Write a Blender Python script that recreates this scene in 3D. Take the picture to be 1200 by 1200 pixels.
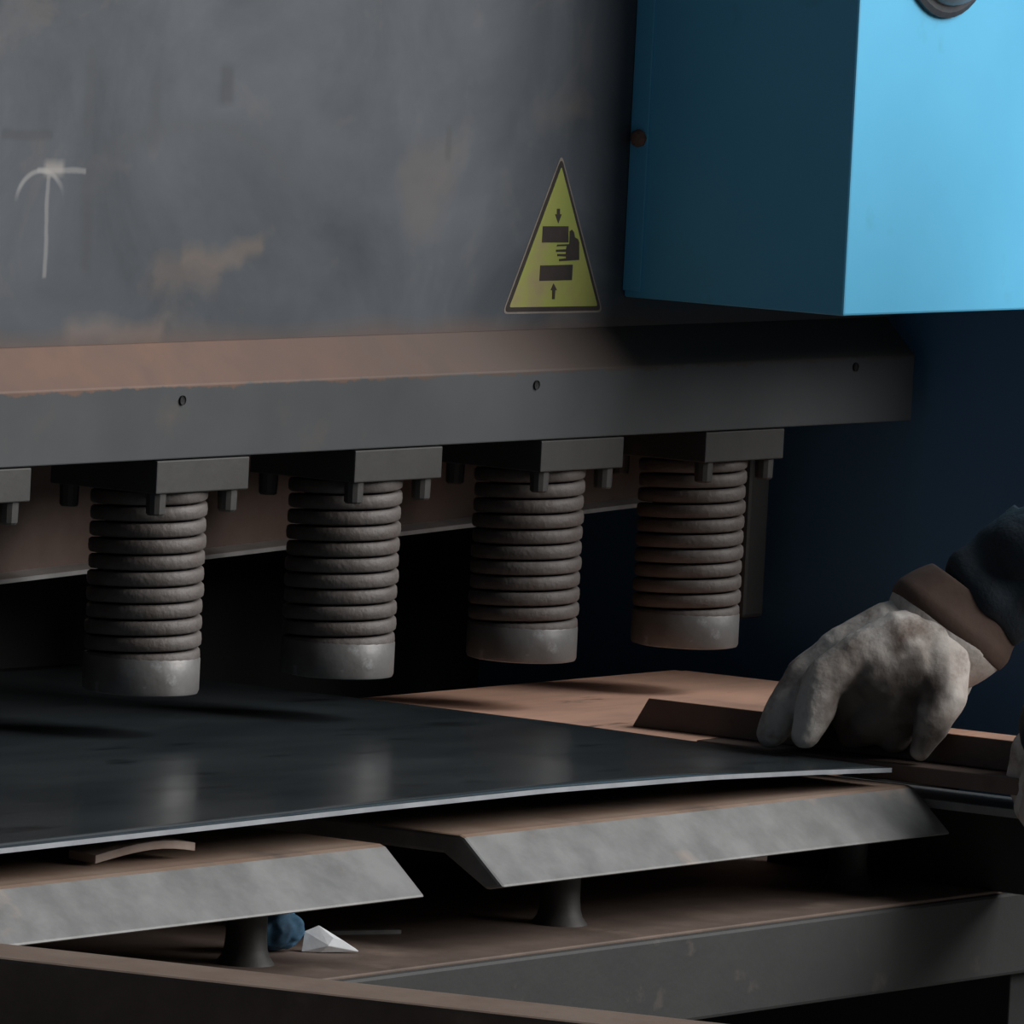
import bpy, bmesh, math, random
from mathutils import Vector, Matrix, noise
random.seed(4)
for o in list(bpy.data.objects): bpy.data.objects.remove(o)
SC = bpy.context.scene
COL = SC.collection
V = Vector

# ------------------------------------------------------------------ camera
FPX = 11000.0                                   # focal length in pixels of a 1200 px frame
PHI, PIT, ROLL = math.radians(34.65), math.radians(4.52), math.radians(2.9)
FW = V((math.cos(PHI)*math.cos(PIT), math.sin(PHI)*math.cos(PIT), -math.sin(PIT)))
R0 = V((math.sin(PHI), -math.cos(PHI), 0)); U0 = R0.cross(FW)
RT = R0*math.cos(ROLL) + U0*math.sin(ROLL)
UP = U0*math.cos(ROLL) - R0*math.sin(ROLL)
CAM = V((-6.22566, -4.30494, 1.61380))
cd = bpy.data.cameras.new('camera'); cam = bpy.data.objects.new('camera', cd); COL.objects.link(cam)
cd.sensor_width = 36; cd.lens = FPX/1200*36; cd.clip_end = 200
m = Matrix.Identity(4)
for i in range(3): m[i][0] = RT[i]; m[i][1] = UP[i]; m[i][2] = -FW[i]; m[i][3] = CAM[i]
cam.matrix_world = m
SC.camera = cam

# ------------------------------------------------------------------ world, lights, exposure
w = bpy.data.worlds.new('hall_ambient'); SC.world = w; w.use_nodes = True
bg = w.node_tree.nodes['Background']; bg.inputs[0].default_value = (.80, .90, 1.0, 1); bg.inputs[1].default_value = .046
def area_light(name, loc, target, sx, sy, power, color):
    ld = bpy.data.lights.new(name, 'AREA'); ld.shape = 'RECTANGLE'; ld.size = sx; ld.size_y = sy; ld.energy = power; ld.color = color
    lo = bpy.data.objects.new(name, ld); COL.objects.link(lo); lo.location = loc
    lo.rotation_euler = (V(target)-V(loc)).to_track_quat('-Z', 'Y').to_euler(); return lo
area_light('daylight_from_hall_door', (2.5, -5.2, 3.6), (0, 0, 1.0), 4.2, 2.4, 370, (1.0, .985, .965))
area_light('hall_roof_skylight', (2.5, -4.0, 5.6), (.2, -.2, .9), 3.4, 2.4, 270, (.95, .98, 1.0))
vs = SC.view_settings
SC.display_settings.display_device = 'sRGB'
vs.view_transform = 'Standard'; vs.look = 'None'; vs.gamma = 1; vs.exposure = 0.0; vs.use_curve_mapping = False

# ------------------------------------------------------------------ helpers
def ray(x, y): return FW + RT*((x-600)/FPX) - UP*((y-600)/FPX)
def onY(x, y, Y):                                # the point of plane Y that the photo shows at (x, y)
    d = ray(x, y); return CAM + d*((Y-CAM.y)/d.y)
H0 = V((.055, -.31, .91)); H0D = (H0-CAM).dot(FW)
def hp(x, y, near=0.0):                          # a point near the working hand; 'near' is metres towards the viewer
    return CAM + ray(x, y)*(H0D-near)

def tag(o, label=None, cat=None, group=None, kind=None):
    if label: o['label'] = label
    if cat: o['category'] = cat
    if group: o['group'] = group
    if kind: o['kind'] = kind
    return o
def root(name, loc, label, cat, group=None):
    o = bpy.data.objects.new(name, None); COL.objects.link(o); o.location = loc; o.empty_display_size = .05
    return tag(o, label, cat, group)
WORLD = {}
def wm(o): return WORLD.get(o.name, Matrix.Translation(o.location))
def link(name, me, mat=None, parent=None, loc=(0, 0, 0), bevel=0, smooth=False):
    o = bpy.data.objects.new(name, me); COL.objects.link(o); o.location = loc
    if mat and not me.materials: me.materials.append(mat)
    if parent:
        o.parent = parent; o.matrix_parent_inverse = wm(parent).inverted()
    WORLD[o.name] = Matrix.Translation(V(loc))
    if smooth:
        for p in me.polygons: p.use_smooth = True
        me.set_sharp_from_angle(angle=math.radians(48))
    if bevel:
        b = o.modifiers.new('bevel', 'BEVEL'); b.width = bevel; b.segments = 2; b.limit_method = 'ANGLE'; b.angle_limit = .6
    return o
def mesh(name, bm):
    bmesh.ops.recalc_face_normals(bm, faces=bm.faces)
    me = bpy.data.meshes.new(name); bm.to_mesh(me); bm.free(); return me
def add_box(bm, x0, x1, y0, y1, z0, z1):
    vs_ = [bm.verts.new((x, y, z)) for x in (x0, x1) for y in (y0, y1) for z in (z0, z1)]
    for f in ((0,1,3,2),(4,6,7,5),(0,4,5,1),(2,3,7,6),(0,2,6,4),(1,5,7,3)): bm.faces.new([vs_[i] for i in f])
def box(name, x0, x1, y0, y1, z0, z1, mat, parent=None, bevel=.0015):
    bm = bmesh.new(); add_box(bm, x0, x1, y0, y1, z0, z1); return link(name, mesh(name, bm), mat, parent, bevel=bevel)
def add_loft(bm, a, b, closed=True):
    n = len(a); A = [bm.verts.new(p) for p in a]; B = [bm.verts.new(p) for p in b]
    for i in range(n): bm.faces.new((A[i], A[(i+1) % n], B[(i+1) % n], B[i]))
    bm.faces.new(A[::-1]); bm.faces.new(B)
def prism_x(name, prof, x0, x1, mat, parent=None, bevel=.0015):   # profile of (y, z) swept along the machine
    bm = bmesh.new(); add_loft(bm, [(x0, y, z) for y, z in prof], [(x1, y, z) for y, z in prof])
    return link(name, mesh(name, bm), mat, parent, bevel=bevel)
def add_lathe(bm, prof, n=24, c=(0, 0, 0), axis='z'):             # prof of (r, h), closed at both ends
    rings = []
    for r_, h in prof:
        ring = []
        for i in range(n):
            a = 2*math.pi*i/n; p = (r_*math.cos(a), r_*math.sin(a), h)
            if axis == 'y': p = (p[0], p[2], p[1])
            if axis == 'x': p = (p[2], p[0], p[1])
            ring.append(bm.verts.new((p[0]+c[0], p[1]+c[1], p[2]+c[2])))
        rings.append(ring)
    for a, b in zip(rings, rings[1:]):
        for i in range(n): bm.faces.new((a[i], a[(i+1) % n], b[(i+1) % n], b[i]))
    bm.faces.new(rings[0]); bm.faces.new(rings[-1])
def plate_poly(name, pts, dirv, mat, parent):                     # flat outline with real thickness
    bm = bmesh.new(); add_loft(bm, [V(p) for p in pts], [V(p)+V(dirv) for p in pts])
    return link(name, mesh(name, bm), mat, parent)

def blob(name, chains, voxel, mat, parent=None, smooth_it=6, rough=0, rscale=60):
    """One continuous skin grown over tapered limbs: chains of (point, radius)."""
    bm = bmesh.new()
    for ch in chains:
        for p, r_ in ch:
            bmesh.ops.create_icosphere(bm, subdivisions=2, radius=r_, matrix=Matrix.Translation(V(p)))
        for (p, r1), (q, r2) in zip(ch, ch[1:]):
            d = V(q)-V(p)
            if d.length < 1e-5: continue
            rot = d.to_track_quat('Z', 'Y').to_matrix().to_4x4()
            bmesh.ops.create_cone(bm, cap_ends=True, segments=16, radius1=r1, radius2=r2, depth=d.length,
                                  matrix=Matrix.Translation((V(p)+V(q))/2) @ rot)
    me = bpy.data.meshes.new(name+'_raw'); bm.to_mesh(me); bm.free()
    t = bpy.data.objects.new(name+'_raw', me); COL.objects.link(t)
    rm = t.modifiers.new('r', 'REMESH'); rm.mode = 'VOXEL'; rm.voxel_size = voxel
    sm = t.modifiers.new('s', 'SMOOTH'); sm.factor = .5; sm.iterations = smooth_it
    bpy.context.view_layer.update()
    dg = bpy.context.evaluated_depsgraph_get()
    out = bpy.data.meshes.new_from_object(t.evaluated_get(dg)); out.name = name
    bpy.data.objects.remove(t)
    if rough:
        nor = [v.normal.copy() for v in out.vertices]
        for v, nv in zip(out.vertices, nor):
            p = v.co*rscale
            s = noise.noise(p) + .5*noise.noise(p*2.3) - .8*abs(noise.noise(p*.8+V((7, 3, 1))))
            v.co += nv*s*rough
    out.materials.clear()
    return link(name, out, mat, parent, smooth=True)

# ------------------------------------------------------------------ materials
def nt(name):
    mt = bpy.data.materials.new(name); mt.use_nodes = True
    return mt, mt.node_tree, mt.node_tree.nodes['Principled BSDF']
def N(t, typ, **k):
    n = t.nodes.new(typ)
    for a, b in k.items(): setattr(n, a, b)
    return n
def val(t, op, a, b=None, c=None, clamp=False):
    n = N(t, 'ShaderNodeMath', operation=op, use_clamp=clamp)
    for i, x in enumerate((a, b, c)):
        if x is None: continue
        if isinstance(x, (int, float)): n.inputs[i].default_value = x
        else: t.links.new(x, n.inputs[i])
    return n.outputs[0]
def noise_fac(t, vec, scale, detail=4, lo=.35, hi=.65, rough=.6, dist=0):
    n = N(t, 'ShaderNodeTexNoise'); n.inputs['Scale'].default_value = scale; n.inputs['Detail'].default_value = detail
    n.inputs['Roughness'].default_value = rough; n.inputs['Distortion'].default_value = dist
    t.links.new(vec, n.inputs['Vector'])
    mr = N(t, 'ShaderNodeMapRange'); mr.inputs[1].default_value = lo; mr.inputs[2].default_value = hi
    t.links.new(n.outputs[0], mr.inputs[0]); return mr.outputs[0]
def coords(t, sc=(1, 1, 1)):
    tc = N(t, 'ShaderNodeTexCoord'); mp = N(t, 'ShaderNodeMapping'); mp.inputs['Scale'].default_value = sc
    t.links.new(tc.outputs['Object'], mp.inputs[0]); return mp.outputs[0]
def mix(t, fac, a, b):
    n = N(t, 'ShaderNodeMix', data_type='RGBA')
    for s, x in ((n.inputs[0], fac), (n.inputs[6], a), (n.inputs[7], b)):
        if isinstance(x, (int, float)): s.default_value = x
        elif isinstance(x, tuple): s.default_value = (*x, 1)
        else: t.links.new(x, s)
    return n.outputs[2]
def worn(name, base, second, rough=.6, metal=0.0, scale=6, stretch=(1, 1, 1), third=None, tscale=18, tlo=.58, thi=.7, bump=.15, bscale=120, lo=.35, hi=.65, rough2=None):
    mt, t, p = nt(name)
    vec = coords(t, stretch)
    c = mix(t, noise_fac(t, vec, scale, 5, lo, hi), base, second)
    if third: c = mix(t, noise_fac(t, vec, tscale, 5, tlo, thi), c, third)
    t.links.new(c, p.inputs['Base Color'])
    p.inputs['Metallic'].default_value = metal; p.inputs['Roughness'].default_value = rough
    if rough2 is not None:
        mr = N(t, 'ShaderNodeMapRange'); mr.inputs[3].default_value = rough; mr.inputs[4].default_value = rough2
        t.links.new(noise_fac(t, vec, scale*1.7, 4, .3, .7), mr.inputs[0]); t.links.new(mr.outputs[0], p.inputs['Roughness'])
    if bump:
        b = N(t, 'ShaderNodeBump'); b.inputs['Strength'].default_value = bump; b.inputs['Distance'].default_value = .002
        n = N(t, 'ShaderNodeTexNoise'); n.inputs['Scale'].default_value = bscale; n.inputs['Detail'].default_value = 5
        t.links.new(vec, n.inputs['Vector']); t.links.new(n.outputs[0], b.inputs['Height']); t.links.new(b.outputs[0], p.inputs['Normal'])
    return mt

def xz(t):
    tc = N(t, 'ShaderNodeTexCoord'); s = N(t, 'ShaderNodeSeparateXYZ'); t.links.new(tc.outputs['Object'], s.inputs[0])
    return tc.outputs['Object'], s.outputs[0], s.outputs[2]
def jitter(t, vec, coord, scale, amp):
    n = N(t, 'ShaderNodeTexNoise'); n.inputs['Scale'].default_value = scale; n.inputs['Detail'].default_value = 4
    t.links.new(vec, n.inputs['Vector'])
    return val(t, 'ADD', coord, val(t, 'MULTIPLY', val(t, 'SUBTRACT', n.outputs[0], .5), amp*2))
def soft_box(t, x, z, cx, cz, hx, hz, soft):
    fx = val(t, 'DIVIDE', val(t, 'SUBTRACT', hx+soft, val(t, 'ABSOLUTE', val(t, 'SUBTRACT', x, cx))), soft, clamp=True)
    fz = val(t, 'DIVIDE', val(t, 'SUBTRACT', hz+soft, val(t, 'ABSOLUTE', val(t, 'SUBTRACT', z, cz))), soft, clamp=True)
    return val(t, 'MULTIPLY', fx, fz)
def ring(t, x, z, cx, cz, rx, rz, wdt, soft):
    dx = val(t, 'DIVIDE', val(t, 'SUBTRACT', x, cx), rx); dz = val(t, 'DIVIDE', val(t, 'SUBTRACT', z, cz), rz)
    d = val(t, 'SQRT', val(t, 'ADD', val(t, 'MULTIPLY', dx, dx), val(t, 'MULTIPLY', dz, dz)))
    e = val(t, 'ABSOLUTE', val(t, 'MULTIPLY', val(t, 'SUBTRACT', d, 1), min(rx, rz)))
    return val(t, 'DIVIDE', val(t, 'SUBTRACT', wdt+soft, e), soft, clamp=True)

def ram_plate_material():
    mt, t, p = nt('scuffed_grey_plate')
    vec, x, z = xz(t)
    c = mix(t, noise_fac(t, vec, 4.5, 6, .33, .66, dist=.8), (.046, .052, .061), (.090, .100, .115))
    c = mix(t, val(t, 'MULTIPLY', noise_fac(t, vec, 11, 6, .56, .74, dist=.6), .35), c, (.16, .13, .11))
    xj = jitter(t, vec, x, 14, .006); zj = jitter(t, vec, z, 14, .006)
    xw = jitter(t, vec, jitter(t, vec, x, 9, .05), 30, .03); zw = jitter(t, vec, jitter(t, vec, z, 10, .02), 34, .012)
    up = val(t, 'DIVIDE', val(t, 'SUBTRACT', zj, 1.27), .012, clamp=True)
    left = val(t, 'DIVIDE', val(t, 'SUBTRACT', -.57, xj), .012, clamp=True)
    for msk, col, amt in (
        (soft_box(t, xj, zj, -.540, 1.258, .002, .036, .008), (.05, .053, .06), .7),
        (soft_box(t, xj, zj, -.372, 1.358, .005, .012, .008), (.05, .053, .06), .7),
        (soft_box(t, xj, zj, -.462, 1.335, .003, .022, .008), (.06, .063, .07), .5),
        (soft_box(t, xj, zj, -.620, 1.322, .03, .002, .004), (.05, .053, .06), .6),
        (soft_box(t, xj, zj, -.545, 1.355, .002, .03, .006), (.06, .063, .07), .5),
        (val(t, 'MULTIPLY', up, ring(t, xj, zj, -.412, 1.262, .13, .066, .001, .012)), (.066, .07, .078), .55),
        (soft_box(t, xj, zj, -.591, 1.252, .0012, .038, .002), (.30, .29, .285), .45),
        (soft_box(t, xj, zj, -.575, 1.2945, .03, .001, .002), (.30, .29, .285), .45),
        (val(t, 'MULTIPLY', val(t, 'MULTIPLY', up, left), ring(t, xj, zj, -.60, 1.268, .031, .026, .0008, .002)), (.36, .35, .34), .45),
        (soft_box(t, xj, zj, -.585, 1.296, .009, .002, .006), (.36, .33, .30), .5),
        (soft_box(t, xw, zw, -.36, 1.228, .05, .002, .012), (.17, .13, .105), .5),
        (soft_box(t, xw, zw, -.42, 1.214, .04, .004, .016), (.15, .115, .095), .4),
        (soft_box(t, xw, zw, -.09, 1.275, .012, .02, .03), (.13, .11, .095), .45),
        (soft_box(t, xw, zw, -.50, 1.168, .05, .002, .016), (.22, .16, .13), .4),
        (soft_box(t, xj, zj, -.070, 1.312, .002, .012, .004), (.06, .06, .06), .5)):
        c = mix(t, val(t, 'MULTIPLY', msk, amt), c, col)
    # rust dust lying along the foot of the plate
    foot = val(t, 'DIVIDE', val(t, 'SUBTRACT', 1.176, jitter(t, vec, z, 9, .014)), .022, clamp=True)
    c = mix(t, val(t, 'MULTIPLY', foot, .75), c, (.125, .080, .060))
    t.links.new(c, p.inputs['Base Color']); p.inputs['Roughness'].default_value = .5; p.inputs['Metallic'].default_value = .15
    b = N(t, 'ShaderNodeBump'); b.inputs['Strength'].default_value = .08; b.inputs['Distance'].default_value = .002
    n = N(t, 'ShaderNodeTexNoise'); n.inputs['Scale'].default_value = 60; t.links.new(vec, n.inputs['Vector'])
    t.links.new(n.outputs[0], b.inputs['Height']); t.links.new(b.outputs[0], p.inputs['Normal'])
    return mt
def beam_material():
    mt, t, p = nt('grey_clamp_beam_steel')
    vec, x, z = xz(t)
    c = mix(t, noise_fac(t, vec, 5, 5, .35, .65), (.044, .047, .050), (.062, .066, .070))
    c = mix(t, val(t, 'MULTIPLY', noise_fac(t, vec, 16, 5, .6, .75), .4), c, (.10, .075, .06))
    zj = jitter(t, vec, jitter(t, vec, z, 35, .006), 160, .003)
    rust = val(t, 'DIVIDE', val(t, 'SUBTRACT', zj, 1.1265), .002, clamp=True)
    rc = mix(t, noise_fac(t, vec, 22, 5, .35, .65), (.145, .078, .053), (.115, .067, .049))
    fade = val(t, 'DIVIDE', val(t, 'SUBTRACT', jitter(t, vec, x, 6, .06), -.42), .55, clamp=True)
    rc = mix(t, fade, rc, (.060, .044, .037))
    c = mix(t, rust, c, rc)
    t.links.new(c, p.inputs['Base Color']); p.inputs['Roughness'].default_value = .6; p.inputs['Metallic'].default_value = .1
    return mt

M = {}
M['plate'] = ram_plate_material()
M['beam'] = beam_material()
M['block'] = worn('grey_block_steel', (.034, .0325, .031), (.046, .044, .042), .6, .1, 12, third=(.06, .05, .042))
M['spring'] = worn('brown_grey_spring_steel', (.088, .073, .066), (.130, .114, .106), .62, .1, 30, third=(.09, .062, .05), tscale=22, tlo=.52, thi=.72, lo=.3, hi=.7, bump=.4, bscale=200)
M['foot'] = worn('worn_foot_steel', (.13, .12, .115), (.19, .185, .18), .45, .3, 26, third=(.27, .27, .27), tscale=50, tlo=.6)
M['dark'] = worn('oily_dark_steel', (.020, .019, .018), (.032, .029, .027), .6, .0, 10)
M['pit'] = worn('shade_black_iron', (.004, .004, .004), (.006, .006, .006), .8, 0, 10)  # near-black colour stands in for shade in the throat and recesses
M['rust_panel'] = worn('rust_brown_ram', (.085, .05, .038), (.125, .078, .06), .65, 0, 14, third=(.075, .048, .04), tscale=7)
M['blade'] = worn('ground_blade_steel', (.34, .33, .32), (.5, .49, .48), .35, .6, 20)
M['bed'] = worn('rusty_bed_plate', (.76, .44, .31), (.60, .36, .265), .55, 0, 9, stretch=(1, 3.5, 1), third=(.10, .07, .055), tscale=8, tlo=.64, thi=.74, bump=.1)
M['table'] = worn('worn_table_steel', (.118, .116, .113), (.19, .187, .183), .5, .15, 22, third=(.30, .225, .18), tscale=10, tlo=.6, thi=.75, bump=.1)
M['table_top'] = worn('rust_filmed_table_top', (.20, .13, .092), (.25, .18, .14), .55, 0, 14, third=(.10, .08, .07), tscale=9, tlo=.55, thi=.7)
M['frame_beam'] = worn('dusty_grey_beam', (.016, .0165, .0165), (.022, .0215, .021), .65, 0, 16, third=(.042, .035, .031), tscale=30, tlo=.62)
M['brown_iron'] = worn('brown_rusted_iron', (.085, .057, .044), (.125, .086, .068), .7, 0, 20, third=(.16, .115, .09), tscale=12)
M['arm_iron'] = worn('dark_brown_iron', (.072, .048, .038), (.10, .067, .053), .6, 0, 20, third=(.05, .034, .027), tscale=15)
M['blue'] = worn('sky_blue_paint', (.092, .40, .63), (.108, .44, .68), .45, 0, 4, third=(.09, .36, .52), tscale=13, tlo=.66, thi=.8, bump=.03)
M['navy'] = worn('blue_machine_paint', (.085, .21, .38), (.10, .25, .43), .5, 0, 4, bump=.03)
M['rust_bolt'] = worn('rusty_bolt', (.12, .06, .04), (.20, .11, .08), .7, 0, 80)
M['knob'] = worn('grey_cast_knob', (.20, .19, .185), (.30, .28, .275), .4, .3, 30)
M['rim'] = worn('dark_knob_rim', (.03, .035, .045), (.05, .055, .06), .5, 0, 30)
M['sheet'] = worn('blued_sheet_steel', (.060, .074, .082), (.095, .11, .118), .17, .55, 3, stretch=(1, 3, 1), third=(.03, .035, .04), tscale=7, rough2=.24, bump=.02, bscale=40)
M['cut_edge'] = worn('bright_cut_edge', (.38, .40, .43), (.50, .52, .55), .35, .5, 30, bump=0)
M['yellow'] = worn('yellow_green_print', (.235, .265, .060), (.28, .285, .075), .45, 0, 18, third=(.25, .20, .11), tscale=9, tlo=.58, thi=.72, bump=0)
M['print'] = worn('black_brown_print', (.022, .016, .014), (.035, .024, .02), .5, 0, 60, bump=0)
M['sign_edge'] = worn('pale_sticker_rim', (.17, .145, .125), (.22, .19, .16), .5, 0, 60, bump=0)
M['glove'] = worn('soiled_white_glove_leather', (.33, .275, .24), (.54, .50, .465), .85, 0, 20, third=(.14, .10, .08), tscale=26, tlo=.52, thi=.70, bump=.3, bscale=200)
def palm_shade(mt):  # mixes painted shade into the glove colour
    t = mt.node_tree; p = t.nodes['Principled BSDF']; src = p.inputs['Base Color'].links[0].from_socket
    a = N(t, 'ShaderNodeAttribute'); a.attribute_name = 'palm_shade'
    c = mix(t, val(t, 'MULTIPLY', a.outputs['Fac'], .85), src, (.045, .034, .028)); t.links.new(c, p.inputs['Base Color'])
palm_shade(M['glove'])
M['lining'] = worn('brown_cuff_lining', (.062, .035, .025), (.08, .046, .033), .85, 0, 40, bump=.2)
M['jacket'] = worn('dark_navy_work_cloth', (.004, .008, .014), (.008, .018, .028), .75, 0, 20, bump=.3, bscale=300)
M['skin'] = worn('tanned_skin', (.30, .17, .11), (.34, .19, .13), .6, 0, 30, bump=.05)
M['hair'] = worn('black_hair', (.012, .01, .009), (.02, .017, .015), .6, 0, 60)
M['rag_blue'] = worn('blue_cloth', (.012, .05, .095), (.03, .12, .21), .8, 0, 60)
M['rag_white'] = worn('white_crumpled_paper', (.55, .56, .58), (.68, .69, .70), .8, 0, 60)
M['scrap'] = worn('rusty_offcut', (.24, .17, .14), (.32, .25, .21), .6, 0, 40)
M['concrete'] = worn('grey_concrete_floor', (.14, .135, .13), (.19, .185, .175), .85, 0, 3)
M['eye'] = worn('eye_white', (.6, .6, .6), (.65, .65, .65), .3, 0, 30, bump=0)

# ------------------------------------------------------------------ the setting
fl = box('floor', -9, 9, -9, 6, -.2, 0, M['concrete'], bevel=0); tag(fl, 'grey concrete workshop floor', 'floor', kind='structure')

wl = box('wall_back', -9, 9, 5.8, 6, 0, 6, M['concrete'], bevel=0); tag(wl, 'plain grey workshop wall behind the machine', 'wall', kind='structure')

# ------------------------------------------------------------------ guillotine shear
SH = root('guillotine_shear', (-.4, .3, 0), 'grey sheet metal guillotine shear with a row of coil spring clamps', 'machine')
XL, XR = -1.7, .60
box('ram_plate', XL, XR+.004, .030, .055, 1.16, 2.0, M['plate'], SH, 0)
box('ram_body', XL, XR, .055, .45, 1.16, 2.0, M['dark'], SH)
cb = prism_x('clamp_beam', [(0, 1.0727), (0, 1.1295), (.030, 1.1600), (.15, 1.1600), (.15, 1.0727)], XL, XR, M['beam'], SH, .001)
for hx, hz in ((-.4505, 1.1179), (.0279, 1.1178), (.5056, 1.1212), (-.93, 1.1178)):
    bm = bmesh.new(); add_lathe(bm, [(.0018, 0), (.0032, -.0004), (.0038, -.0012), (.0038, .006)], 12, (hx, -.0004, hz), 'y')
    link('dark_hole_disc', mesh('dark_hole_disc', bm), M['pit'], cb, smooth=False)  # black disc stands in for a dark bolt hole
# upper blade carrier, its lower edge raked
def rz(x): return .9598 + (x+.476)*.0318
bm = bmesh.new()
add_loft(bm, [(XL, .19, 1.16), (XL, .30, 1.16), (XL, .30, rz(XL)), (XL, .19, rz(XL))], [(XR-.02, .19, 1.16), (XR-.02, .30, 1.16), (XR-.02, .30, rz(XR)), (XR-.02, .19, rz(XR))])
link('blade_carrier', mesh('blade_carrier', bm), M['rust_panel'], SH, bevel=.001)
bm = bmesh.new()
add_loft(bm, [(XL, .175, rz(XL)+.0015), (XL, .2, rz(XL)+.006), (XL, .2, rz(XL)-.002), (XL, .175, rz(XL)-.002)], [(XR-.03, .175, rz(XR)+.0015), (XR-.03, .2, rz(XR)+.006), (XR-.03, .2, rz(XR)-.002), (XR-.03, .175, rz(XR)-.002)])
link('upper_blade', mesh('upper_blade', bm), M['blade'], SH)
gp = box('guide_post', .512, .545, .105, .19, .895, 1.075, M['dark'], SH, .004)
# hold-down clamps: flanged block, four bolts, coil spring on a plunger, foot
bm = bmesh.new(); add_box(bm, -.0595, .0595, -.048, .055, -.0255, 0); BLK = mesh('clamp_block', bm)
bm = bmesh.new(); add_lathe(bm, [(.0078, 0), (.0074, -.016), (.0062, -.0175)], 12); BOLT = mesh('bolt', bm)
def spring_mesh():
    bm = bmesh.new(); turns, seg, r_ = 10.6, 32, .0412; pitch = (1.047-.913)/10.6
    nseg = int(turns*seg); prev = None
    prof = [(math.copysign(abs(math.cos(a))**.5, math.cos(a))*.0044, math.copysign(abs(math.sin(a))**.6, math.sin(a))*.0056) for a in [2*math.pi*k/10 for k in range(10)]]
    for i in range(nseg+1):
        a = 2*math.pi*i/seg; z = -.0255 - pitch*i/seg - .001
        rr = r_ + .0004*math.sin(a*.37)
        rg = [bm.verts.new(((rr+u)*math.cos(-a), (rr+u)*math.sin(-a), z+v)) for u, v in prof]
        if prev:
            for k in range(10): bm.faces.new((prev[k], prev[(k+1) % 10], rg[(k+1) % 10], rg[k]))
        else: bm.faces.new(rg)
        prev = rg
    bm.faces.new(prev[::-1]); return mesh('spring', bm)
SPR = spring_mesh()
bm = bmesh.new(); add_lathe(bm, [(.033, -.0255), (.033, -.17)], 24); PLG = mesh('plunger', bm)
bm = bmesh.new(); add_lathe(bm, [(.036, -.155), (.0445, -.156), (.0455, -.1575), (.0455, -.182), (.0445, -.1845), (.040, -.1855)], 48); FOOT = mesh('foot', bm)
for x in (-.6945, -.418, -.158, .1004, .3415):
    L = (x, .048, 1.0717)
    b = link('hold_down_clamp', BLK, M['block'], SH, L, bevel=.001)
    for sx in (-.046, .046):
        for sy in (-.038, .046):
            link('bolt', BOLT, M['block'], b, (x+sx, L[1]+sy, L[2]-.0255))
    S = (x, .051, L[2])
    link('plunger', PLG, M['dark'], b, S, smooth=True)
    link('spring', SPR, M['spring'], b, S, smooth=True)
    link('foot', FOOT, M['foot'], b, S, smooth=True)
# side frames and back
side = [(-.25, 0), (-.25, 2.0), (.49, 2.0), (.49, 0)]
for x0 in (.63, XL-.1):
    prism_x('side_frame', side, x0, x0+.04, M['navy'], SH, .003)
box('back_shade_panel', XL, .63, .46, .48, 0, 2.0, M['pit'], SH)
# bed with lower blade
bm = bmesh.new()
P = [(XL, -.17), (.12, -.17), (.12, -.10), (.51, -.10), (.51, .16), (XL, .16)]
add_loft(bm, [(x, y, .79) for x, y in P], [(x, y, .8455) for x, y in P])
link('bed', mesh('bed', bm), M['bed'], SH, bevel=.001)
box('dark_filler', .16, .60, -.40, -.07, 0, .676, M['pit'], SH)  # added black block that makes the space under the beam dark
box('lower_blade', XL, .51, .161, .172, .80, .8448, M['bed'], SH, .001)
box('bed_apron', XL, .63, -.05, -.02, 0, .79, M['dark'], SH)
box('front_beam', XL, .62, -.42, -.06, .676, .743, M['frame_beam'], SH, .003)
box('top_flange', XL, .62, -.417, -.06, .7425, .7455, M['brown_iron'], SH, .001)

# ------------------------------------------------------------------ front table plates on pedestals
NOSE = [(-.175, .83), (-.374, .83), (-.3785, .8285), (-.416, .7955), (-.40, .792), (-.36, .815), (-.175, .815)]
def table_plate(x0, x1, peds, label):
    t = root('table_plate', ((x0+x1)/2, -.3, .7455), label, 'table', 'front table plates')
    bp = prism_x('bent_plate', NOSE, x0, x1, M['table'], t, .0025)
    bp.data.materials.append(M['table_top'])
    for f in bp.data.polygons: f.material_index = 1 if f.normal.z > .9 else 0
    for px in peds:
        bm = bmesh.new()
        add_lathe(bm, [(.0215, .7455), (.0205, .7475), (.0175, .7515), (.0158, .757), (.0150, .766), (.0150, .815)], 20, (px, -.334, 0))
        link('pedestal', mesh('pedestal', bm), M['block'], t, smooth=True)
    return t
table_plate(XL, -.683, (-.79, -1.19), 'grey table plate with bent nose at the left, a rusty offcut lying on it')
table_plate(-.585, .033, (-.39, .012), 'grey table plate with bent nose under the gloved hand and sheet corner')

# ------------------------------------------------------------------ squaring arm and rails
sa = root('squaring_arm', (.07, -.45, .832), 'dark brown stepped steel bar beyond the sheet, running under the glove', 'bar')
box('lower_bar', .030, .105, -.90, -.172, .832, .8455, M['arm_iron'], sa, .0012)
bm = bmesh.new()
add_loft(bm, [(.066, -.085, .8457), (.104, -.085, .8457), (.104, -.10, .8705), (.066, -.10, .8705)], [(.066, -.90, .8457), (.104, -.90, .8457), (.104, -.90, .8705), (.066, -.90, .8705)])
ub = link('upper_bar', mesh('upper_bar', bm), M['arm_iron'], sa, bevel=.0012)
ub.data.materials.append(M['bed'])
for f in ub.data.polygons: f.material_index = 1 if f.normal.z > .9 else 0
rl = root('end_rail', (.07, -.6, .79), 'pale grey flat rail below the dark brown stepped bar', 'rail')
box('flat_bar', .038, .115, -.88, -.18, .813, .820, M['table'], rl, .001)
box('web', .10, .108, -.86, -.2, .745, .8135, M['dark'], rl, .001)
bm = bmesh.new()
P = [(-1.327, -.44), (-1.257, -.44), (-1.070, -1.5), (-1.140, -1.5)]
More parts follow.
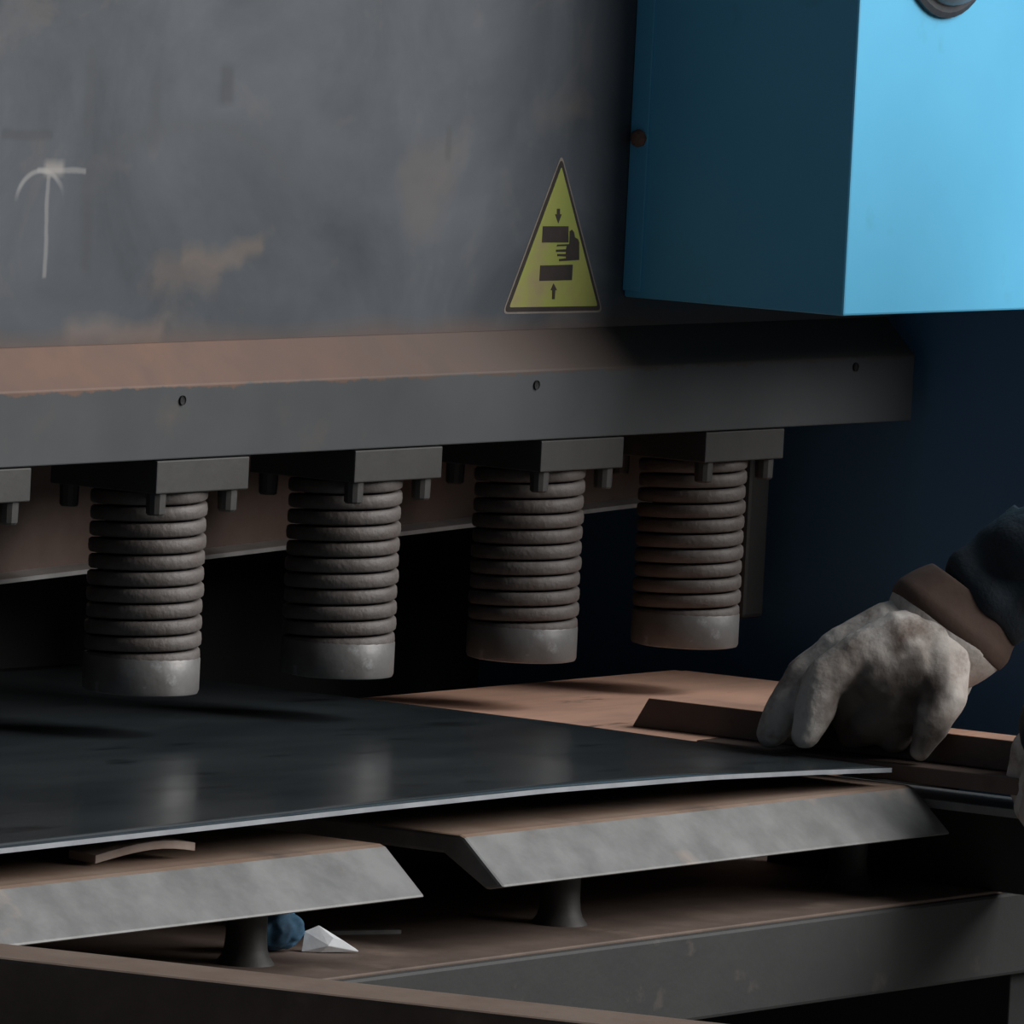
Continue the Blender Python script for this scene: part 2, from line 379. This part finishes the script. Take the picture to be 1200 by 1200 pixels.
add_loft(bm, [(x, y, .70) for x, y in P], [(x, y, .81) for x, y in P])
M['arm_top'] = worn('lit_brown_iron', (.15, .10, .074), (.19, .137, .105), .6, 0, 16, third=(.15, .10, .08), tscale=12)  # paler copy of the iron, paints in light falling on the top face
sp = root('support_arm', (-1.15, -.9, .70), 'rusty brown support beam crossing the bottom left corner', 'beam')
ab = link('beam_body', mesh('beam_body', bm), M['brown_iron'], sp, bevel=.003)
ab.data.materials.append(M['arm_top'])
for f in ab.data.polygons: f.material_index = 1 if f.normal.z > .9 else 0
box('foot_leg', -1.135, -1.085, -1.45, -1.38, 0, .70, M['brown_iron'], sp)

# ------------------------------------------------------------------ blue guard box
gb = root('guard_box', (.5, -.08, 1.184), 'bright sky blue painted guard box bolted to the grey plate', 'box')
box('box_body', .1916, .628, -.187, .0295, 1.1845, 1.95, M['blue'], gb, .002)
box('edge_flange', .1896, .1918, .012, .0296, 1.190, 1.95, M['blue'], gb, .0007)
bm = bmesh.new(); add_lathe(bm, [(.0075, .0), (.0075, -.003), (.005, -.0065), (.002, -.0075)], 8, (.1896, .0205, 1.3161), 'x')
link('bolt', mesh('bolt', bm), M['rust_bolt'], gb)
bm = bmesh.new(); add_lathe(bm, [(.0715, 0), (.0715, -.004), (.067, -.006)], 40, (.3185, -.187, 1.4995), 'y')
kr = link('knob', mesh('knob', bm), M['rim'], gb)
bm = bmesh.new(); add_lathe(bm, [(.064, -.005), (.062, -.012), (.052, -.020), (.035, -.026), (.012, -.028)], 40, (.3205, -.187, 1.5015), 'y')
link('knob_cap', mesh('knob_cap', bm), M['knob'], kr, smooth=True)

# ------------------------------------------------------------------ warning sign
def rounded(pts, r_, n=4):
    out = []
    for i, p in enumerate(pts):
        a, c = pts[i-1], pts[(i+1) % len(pts)]
        pa = p + (a-p).normalized()*r_; pc = p + (c-p).normalized()*r_
        for k in range(n+1):
            u = k/n; out.append(pa*(1-u)**2 + p*2*u*(1-u) + pc*u*u)
    return out
def inset(pts, d):
    c = sum(pts, V())/len(pts)
    return [c + (p-c)*(1-d/(p-c).length) for p in pts]
ws = root('warning_sign', onY(648, 366, .03), 'yellow-green triangular hand-crush warning sign on the grey plate', 'sign')
T = [onY(658, 180, .03), onY(588, 368, .03), onY(706, 366, .03)]
lay = .0003
def decal(name, pts, k, mat, par=ws):
    return plate_poly(name, [V((p.x, .03-lay*k, p.z)) for p in pts], (0, -lay, 0), mat, par)
decal('sticker_rim', rounded(T, .007), 0, M['sign_edge'])
decal('black_border', rounded(inset(T, .0032), .006), 1, M['print'])
decal('yellow_field', rounded(inset(T, .0105), .002, 2), 2, M['yellow'])
def pic(name, px, k=3): return decal(name, [onY(a, b, .03) for a, b in px], k, M['print'])
pic('upper_block', [(635, 265), (665, 265), (665, 284), (634, 284)])
pic('lower_block', [(632, 311), (670, 310), (669, 328), (631, 329)])
pic('hand_symbol', [(666.5, 271), (669, 269), (671.5, 272), (672.5, 278), (676, 280), (677.5, 284), (677.5, 304.5), (654, 306), (654, 303.5), (662, 302.5), (662, 300.5), (652, 300), (652, 297.5), (662, 297.5), (662, 295), (650.5, 295), (650.5, 292.5), (662, 292), (663, 288), (651, 288.5), (652, 286.5), (666, 286)])
pic('down_arrow', [(651.5, 244.5), (655, 244.5), (655, 251), (657, 251), (653, 261.5), (649.5, 251), (651.5, 251)])
pic('up_arrow', [(647.5, 332), (651.5, 340), (649.5, 340), (648.8, 350.5), (645.8, 350.5), (646, 340), (644, 340)])

# ------------------------------------------------------------------ the steel sheet
def lerp_tab(tab, x):
    if x <= tab[0][0]: return tab[0][1]
    for (a, b), (c, d) in zip(tab, tab[1:]):
        if x <= c: u = (x-a)/(c-a); return b+(d-b)*u
    return tab[-1][1]
FRONT = [(-1.7, .8556), (-1.12, .8562), (-.92, .8569), (-.69, .8578), (-.47, .8577), (-.254, .8545), (-.10, .8495), (.006, .8450)]
RIGHT = [(-.374, .8450), (-.24, .8463), (-.06, .8492), (.128, .8494), (.6, .8494)]
def sheet_z(x, y):
    f = lerp_tab(FRONT, x); u = max(0, min(1, (y+.374)/.50)); u2 = u*u*(3-2*u)
    b = lerp_tab(RIGHT, y)
    k = max(0, min(1, (x+.30)/.306)); k = k*k*(3-2*k)
    body = f*(1-u2) + .852*u2
    return body*(1-k) + b*k if y > -.373 else f
bm = bmesh.new(); nx, ny = 60, 36; x0, x1, y0, y1 = -1.65, .006, -.374, .44; th = .0036
top = [[bm.verts.new((x0+(x1-x0)*i/nx, y0+(y1-y0)*j/ny, sheet_z(x0+(x1-x0)*i/nx, y0+(y1-y0)*j/ny))) for j in range(ny+1)] for i in range(nx+1)]
bot = [[bm.verts.new(v.co-V((0, 0, th))) for v in r_] for r_ in top]
edge_faces = []
for i in range(nx):
    for j in range(ny):
        bm.faces.new((top[i][j], top[i+1][j], top[i+1][j+1], top[i][j+1])); bm.faces.new((bot[i][j], bot[i][j+1], bot[i+1][j+1], bot[i+1][j]))
    edge_faces.append(bm.faces.new((top[i][0], bot[i][0], bot[i+1][0], top[i+1][0])))
    bm.faces.new((top[i][ny], top[i+1][ny], bot[i+1][ny], bot[i][ny]))
for j in range(ny):
    bm.faces.new((top[0][j], top[0][j+1], bot[0][j+1], bot[0][j])); bm.faces.new((top[nx][j], bot[nx][j], bot[nx][j+1], top[nx][j+1]))
for f in edge_faces: f.material_index = 1
for f in bm.faces: f.smooth = abs(f.normal.z) > .5 if f.normal.length else True
me = mesh('steel_sheet', bm); me.materials.append(M['sheet']); me.materials.append(M['cut_edge'])
for p in me.polygons: p.use_smooth = abs(p.normal.z) > .7
tag(link('steel_sheet', me), 'dark glossy steel sheet lying on the shear table under the spring clamps', 'sheet')

# ------------------------------------------------------------------ loose bits
bm = bmesh.new(); pr = None
for k in range(9):
    u = k/8; c = V((-.985+.10*u, -.330-.012*u, .8318+.006*math.sin(u*math.pi)+.004*u)); wd = .012+.006*math.sin(u*3)
    rg = [bm.verts.new(c+V((0, s*wd, h))) for s, h in ((-1, 0), (1, .001), (1, .0075), (-1, .006))]
    if pr:
        for a in range(4): bm.faces.new((pr[a], pr[(a+1) % 4], rg[(a+1) % 4], rg[a]))
    else: bm.faces.new(rg)
    pr = rg
bm.faces.new(pr[::-1])
tag(link('metal_offcut', mesh('metal_offcut', bm), M['scrap'], bevel=.0005), 'small curled rusty metal offcut lying under the sheet edge', 'scrap')
Z0 = .7455
rg = blob('blue_rag', [[((-.738, -.298, Z0+.013), .012), ((-.722, -.306, Z0+.018), .017), ((-.710, -.312, Z0+.015), .014)], [((-.72, -.30, Z0+.012), .012), ((-.705, -.305, Z0+.022), .011)]], .0022, M['rag_blue'], None, 3, .003, 90)
tag(rg, 'crumpled blue rag on the beam under the left table plate', 'rag')
pts = [(-.700, -.322, 0), (-.688, -.336, 0), (-.690, -.318, .016), (-.678, -.326, .021), (-.676, -.342, .012), (-.668, -.348, .010), (-.655, -.360, .001), (-.660, -.352, .001), (-.676, -.330, 0), (-.684, -.342, .006)]
bm = bmesh.new()
for p in pts: bm.verts.new((-.702+(p[0]+.700)*.72, -.320+(p[1]+.322)*.8, Z0+p[2]*.9+.0003))
bmesh.ops.convex_hull(bm, input=bm.verts)
rp = link('paper_scrap', mesh('paper_scrap', bm), M['rag_white'], bevel=.0008)
tag(rp, 'crumpled white paper scrap beside the blue rag', 'paper')
bm = bmesh.new(); add_loft(bm, [(-.640, -.256, Z0+.0), (-.640, -.248, Z0+.0), (-.640, -.248, Z0+.003), (-.640, -.256, Z0+.003)], [(-.548, -.30, Z0), (-.548, -.292, Z0), (-.548, -.292, Z0+.003), (-.548, -.30, Z0+.003)])
tag(link('metal_strip', mesh('metal_strip', bm), M['table']), 'thin pale metal strip lying behind the white paper scrap', 'strip')

# ------------------------------------------------------------------ the worker
PX = H0D/FPX                                     # metres per photo pixel at the hand
def ch(*pts): return [(hp(x, y, d), r_*PX) for x, y, d, r_ in pts]
def tube(name, rings, mat, parent, n=28, thick=0, rough=0, capped=False):
    """Tube through rings of (centre, half-width vector, half-depth vector)."""
    bm = bmesh.new(); prev = None; first = None
    for c, a, b in rings:
        rgp = []
        for k in range(n):
            t_ = 2*math.pi*k/n; p = V(c)+V(a)*math.cos(t_)+V(b)*math.sin(t_)
            if rough: p += (p-V(c)).normalized()*noise.noise(p*38)*rough + V((0, 0, 1))*noise.noise(p*55+V((3, 1, 8)))*rough*.5
            rgp.append(bm.verts.new(p))
        if prev:
            for k in range(n): bm.faces.new((prev[k], prev[(k+1) % n], rgp[(k+1) % n], rgp[k]))
        else: first = rgp
        prev = rgp
    if capped: bm.faces.new(first); bm.faces.new(prev[::-1])
    o = link(name, mesh(name, bm), mat, parent, smooth=True)
    if thick:
        s = o.modifiers.new('thick', 'SOLIDIFY'); s.thickness = thick; s.offset = 0
    sb = o.modifiers.new('sub', 'SUBSURF'); sb.levels = 1; sb.render_levels = 1
    return o
def im(vx, vy): return (RT*vx - UP*vy)*PX        # an offset parallel to the picture, in metres

RS, LS = V((.60, -.52, 1.21)), V((.44, -.90, 1.15))          # shoulders
WR = hp(1150, 690, .0); RE = V((.38, -.51, 1.04))
LW = hp(1262, 850, .12); LE = V((.26, -.78, .96))
PEL = V((1.08, -.78, .93)); CH = (RS+LS)/2+V((.05, 0, 0)); NK = CH+V((-.09, .0, .10)); HD = NK+V((-.09, .0, .12))
FD = V((-.99, .12, 0)); SD = V((.12, .99, 0))
pe = root('person', (1.08, -.78, 0), 'worker in dark navy clothes and soiled white gloves pressing the sheet corner', 'person')
bh = blob('body', [[(PEL, .08), (CH-V((0, 0, .03)), .06), (NK, .052), (HD+V((0, 0, -.08)), .052)],
                   [(HD+V((0, 0, .03)), .085), (HD+FD*.035+V((0, 0, -.03)), .07), (HD+FD*.05+V((0, 0, -.085)), .042)],
                   [(HD+FD*.092+V((0, 0, -.012)), .010), (HD+FD*.113+V((0, 0, -.042)), .015)],
                   [(HD+SD*.083, .014), (HD+SD*.085+V((0, 0, -.03)), .011)], [(HD-SD*.083, .014), (HD-SD*.085+V((0, 0, -.03)), .011)],
                   [(HD+FD*.093-SD*.02+V((0, 0, -.078)), .009), (HD+FD*.093+SD*.02+V((0, 0, -.078)), .009)],
                   [(CH-V((0, 0, .03)), .05), (RS, .045), (RE, .035), (WR, .029), (hp(1090, 755, 0), .026)],
                   [(CH-V((0, 0, .03)), .05), (LS, .045), (LE, .035), (LW, .029), (hp(1262, 880, .12), .026)]], .009, M['skin'], pe, 5)
for s in (-1, 1):
    bm = bmesh.new(); bmesh.ops.create_icosphere(bm, subdivisions=2, radius=.012, matrix=Matrix.Translation(HD+FD*.077+SD*(.032*s)+V((0, 0, .006))))
    link('eye', mesh('eye', bm), M['eye'], bh, smooth=True)
blob('hair', [[(HD-FD*.02+V((0, 0, .055)), .085), (HD-FD*.035+V((0, 0, -.02)), .078)]], .009, M['hair'], pe, 3, .004, 40)
blob('trousers', [[(PEL+SD*.08, .115), (PEL-SD*.08, .115)],
                  [(PEL+SD*.09, .105), (PEL+SD*.12+FD*.06+V((0, 0, -.45)), .075), (PEL+SD*.13+V((0, 0, -.87)), .062)],
                  [(PEL-SD*.09, .105), (PEL-SD*.12+FD*.10+V((0, 0, -.45)), .075), (PEL-SD*.14+FD*.1+V((0, 0, -.87)), .062)]], .014, M['jacket'], pe, 4, .006, 12)
for s, f in ((1, 0), (-1, .1)):
    q = PEL+SD*(.135*s)+FD*f; q.z = 0
    blob('boot', [[(q+V((0, 0, .045)), .043), (q+FD*.09+V((0, 0, .04)), .038), (q+FD*.16+V((0, 0, .03)), .029)], [(q+V((0, 0, .045)), .043), (q+V((0, 0, .12)), .048)]], .009, M['hair'], pe, 3)
blob('jacket', [[(PEL+V((0, 0, .02)), .125), (PEL.lerp(CH, .5), .135), (CH-V((0, 0, .04)), .125)], [(PEL+SD*.06, .115), (CH+SD*.08-V((0, 0, .05)), .11)], [(PEL-SD*.06, .115), (CH-SD*.08-V((0, 0, .05)), .11)],
                [(CH, .10), (RS, .075), (RE, .06), (hp(1222, 660, 0), .052)], [(CH, .10), (LS, .075), (LE, .062), (LW, .052)], [(CH, .10), (NK-V((0, 0, .045)), .075)]], .010, M['jacket'], pe, 4, .007, 16)
# the right sleeve end with its folds
ax = V((.72, -.69)); pw = (.69, .72)
sl = []
for k, (cx, cy, hw) in enumerate(((1146, 712, 56), (1153, 705, 60), (1163, 697, 62), (1176, 688, 58), (1190, 680, 63), (1204, 673, 72), (1222, 662, 74), (1245, 645, 76))):
    sl.append((hp(cx, cy, 0), im(pw[0]*hw, pw[1]*hw), FW*(hw*PX*.85)))
tube('sleeve', sl, M['jacket'], pe, 36, .003, .008)

def glove(chains, seed):
    return blob('work_glove', chains, .0022, M['glove'], pe, 4, .0010, 42)
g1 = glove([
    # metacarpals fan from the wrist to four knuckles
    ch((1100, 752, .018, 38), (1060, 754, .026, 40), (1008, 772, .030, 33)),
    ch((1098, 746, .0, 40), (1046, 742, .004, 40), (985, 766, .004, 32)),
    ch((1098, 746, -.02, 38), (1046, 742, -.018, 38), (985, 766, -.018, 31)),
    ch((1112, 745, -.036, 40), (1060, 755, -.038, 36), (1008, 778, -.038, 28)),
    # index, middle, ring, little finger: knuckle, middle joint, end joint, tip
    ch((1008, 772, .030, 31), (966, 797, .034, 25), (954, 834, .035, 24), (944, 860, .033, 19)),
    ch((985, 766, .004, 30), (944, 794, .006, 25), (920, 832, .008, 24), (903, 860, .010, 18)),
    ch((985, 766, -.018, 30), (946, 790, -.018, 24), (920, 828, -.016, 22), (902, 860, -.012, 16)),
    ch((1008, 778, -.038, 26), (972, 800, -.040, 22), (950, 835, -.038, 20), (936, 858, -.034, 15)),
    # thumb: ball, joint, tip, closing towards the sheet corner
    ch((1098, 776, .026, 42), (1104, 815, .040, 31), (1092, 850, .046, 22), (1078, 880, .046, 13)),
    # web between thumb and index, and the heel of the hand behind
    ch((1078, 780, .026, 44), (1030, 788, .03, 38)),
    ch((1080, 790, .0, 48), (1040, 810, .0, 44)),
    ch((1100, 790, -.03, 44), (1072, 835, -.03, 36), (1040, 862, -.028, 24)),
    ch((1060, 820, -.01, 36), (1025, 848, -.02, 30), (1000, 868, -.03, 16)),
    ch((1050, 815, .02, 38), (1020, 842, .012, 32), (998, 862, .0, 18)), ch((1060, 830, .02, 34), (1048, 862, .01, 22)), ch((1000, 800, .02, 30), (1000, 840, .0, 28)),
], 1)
at = g1.data.attributes.new('palm_shade', 'FLOAT', 'POINT')  # shade painted into the hollow between fingers and thumb
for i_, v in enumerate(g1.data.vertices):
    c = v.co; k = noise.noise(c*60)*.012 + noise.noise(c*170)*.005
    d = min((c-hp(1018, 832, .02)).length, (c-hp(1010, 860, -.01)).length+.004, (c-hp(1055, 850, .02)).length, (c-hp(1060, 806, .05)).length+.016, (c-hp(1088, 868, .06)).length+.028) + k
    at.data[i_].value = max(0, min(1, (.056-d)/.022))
tag(g1, 'soiled white glove pressing on the sheet corner')
C1 = (1113, 731); e = (.80, .60)
cf = []
for cx, cy, hw, dp in ((1066, 790, 46, 56), (1078, 774, 58, 62), (1090, 760, 68, 64), (1102, 746, 74, 65), (1113, 732, 78, 66)):
    cf.append((hp(cx, cy, -.004), im(e[0]*hw, e[1]*hw), FW*(dp*PX)))
tube('cuff', cf, M['glove'], g1, 32, .003, .0025)
li = []
for cx, cy, hw, dp in ((1107, 740, 78.5, 66), (1117, 727, 80.5, 68), (1121, 722, 77, 65), (1129, 713, 73, 60), (1138, 704, 68, 56), (1143, 697, 62, 52)):
    li.append((hp(cx, cy, -.004), im(e[0]*hw, e[1]*hw), FW*(dp*PX)))
tag(tube('cuff_lining', li, M['lining'], g1, 32, .002, .001), 'brown cuff lining')
g2 = glove([
    ch((1257, 850, 0.125, 40), (1245, 890, 0.130, 36), (1227, 925, 0.130, 30)),
    ch((1253, 850, 0.105, 40), (1241, 890, 0.105, 38), (1221, 920, 0.105, 30)),
    ch((1257, 850, 0.150, 38), (1250, 895, 0.153, 32), (1235, 930, 0.153, 26)),
    ch((1221, 920, 0.105, 26), (1207, 945, 0.105, 20), (1219, 968, 0.107, 17), (1235, 972, 0.109, 13)),
    ch((1227, 925, 0.130, 26), (1213, 952, 0.130, 20), (1225, 974, 0.130, 17), (1241, 977, 0.130, 13)),
    ch((1235, 930, 0.153, 24), (1223, 958, 0.153, 19), (1235, 978, 0.153, 16), (1249, 980, 0.153, 12)),
    ch((1247, 930, 0.171, 20), (1237, 956, 0.171, 16), (1247, 975, 0.171, 14), (1259, 977, 0.171, 11)),
    ch((1250, 895, 0.150, 30), (1247, 930, 0.171, 20)),
    ch((1235, 862, 0.105, 32), (1209, 880, 0.095, 26), (1198, 915, 0.090, 20), (1202, 942, 0.087, 14)),
], 2)
tag(g2, 'soiled white glove at the right edge of the photo')
cf = []
for cx, cy, hw in ((1268, 872, 46), (1272, 850, 52), (1276, 825, 57), (1280, 805, 60)):
    cf.append((hp(cx, cy, .125), im(hw, 0), FW*(hw*.8*PX)))
tube('cuff', cf, M['glove'], g2, 32, .003, .0025)
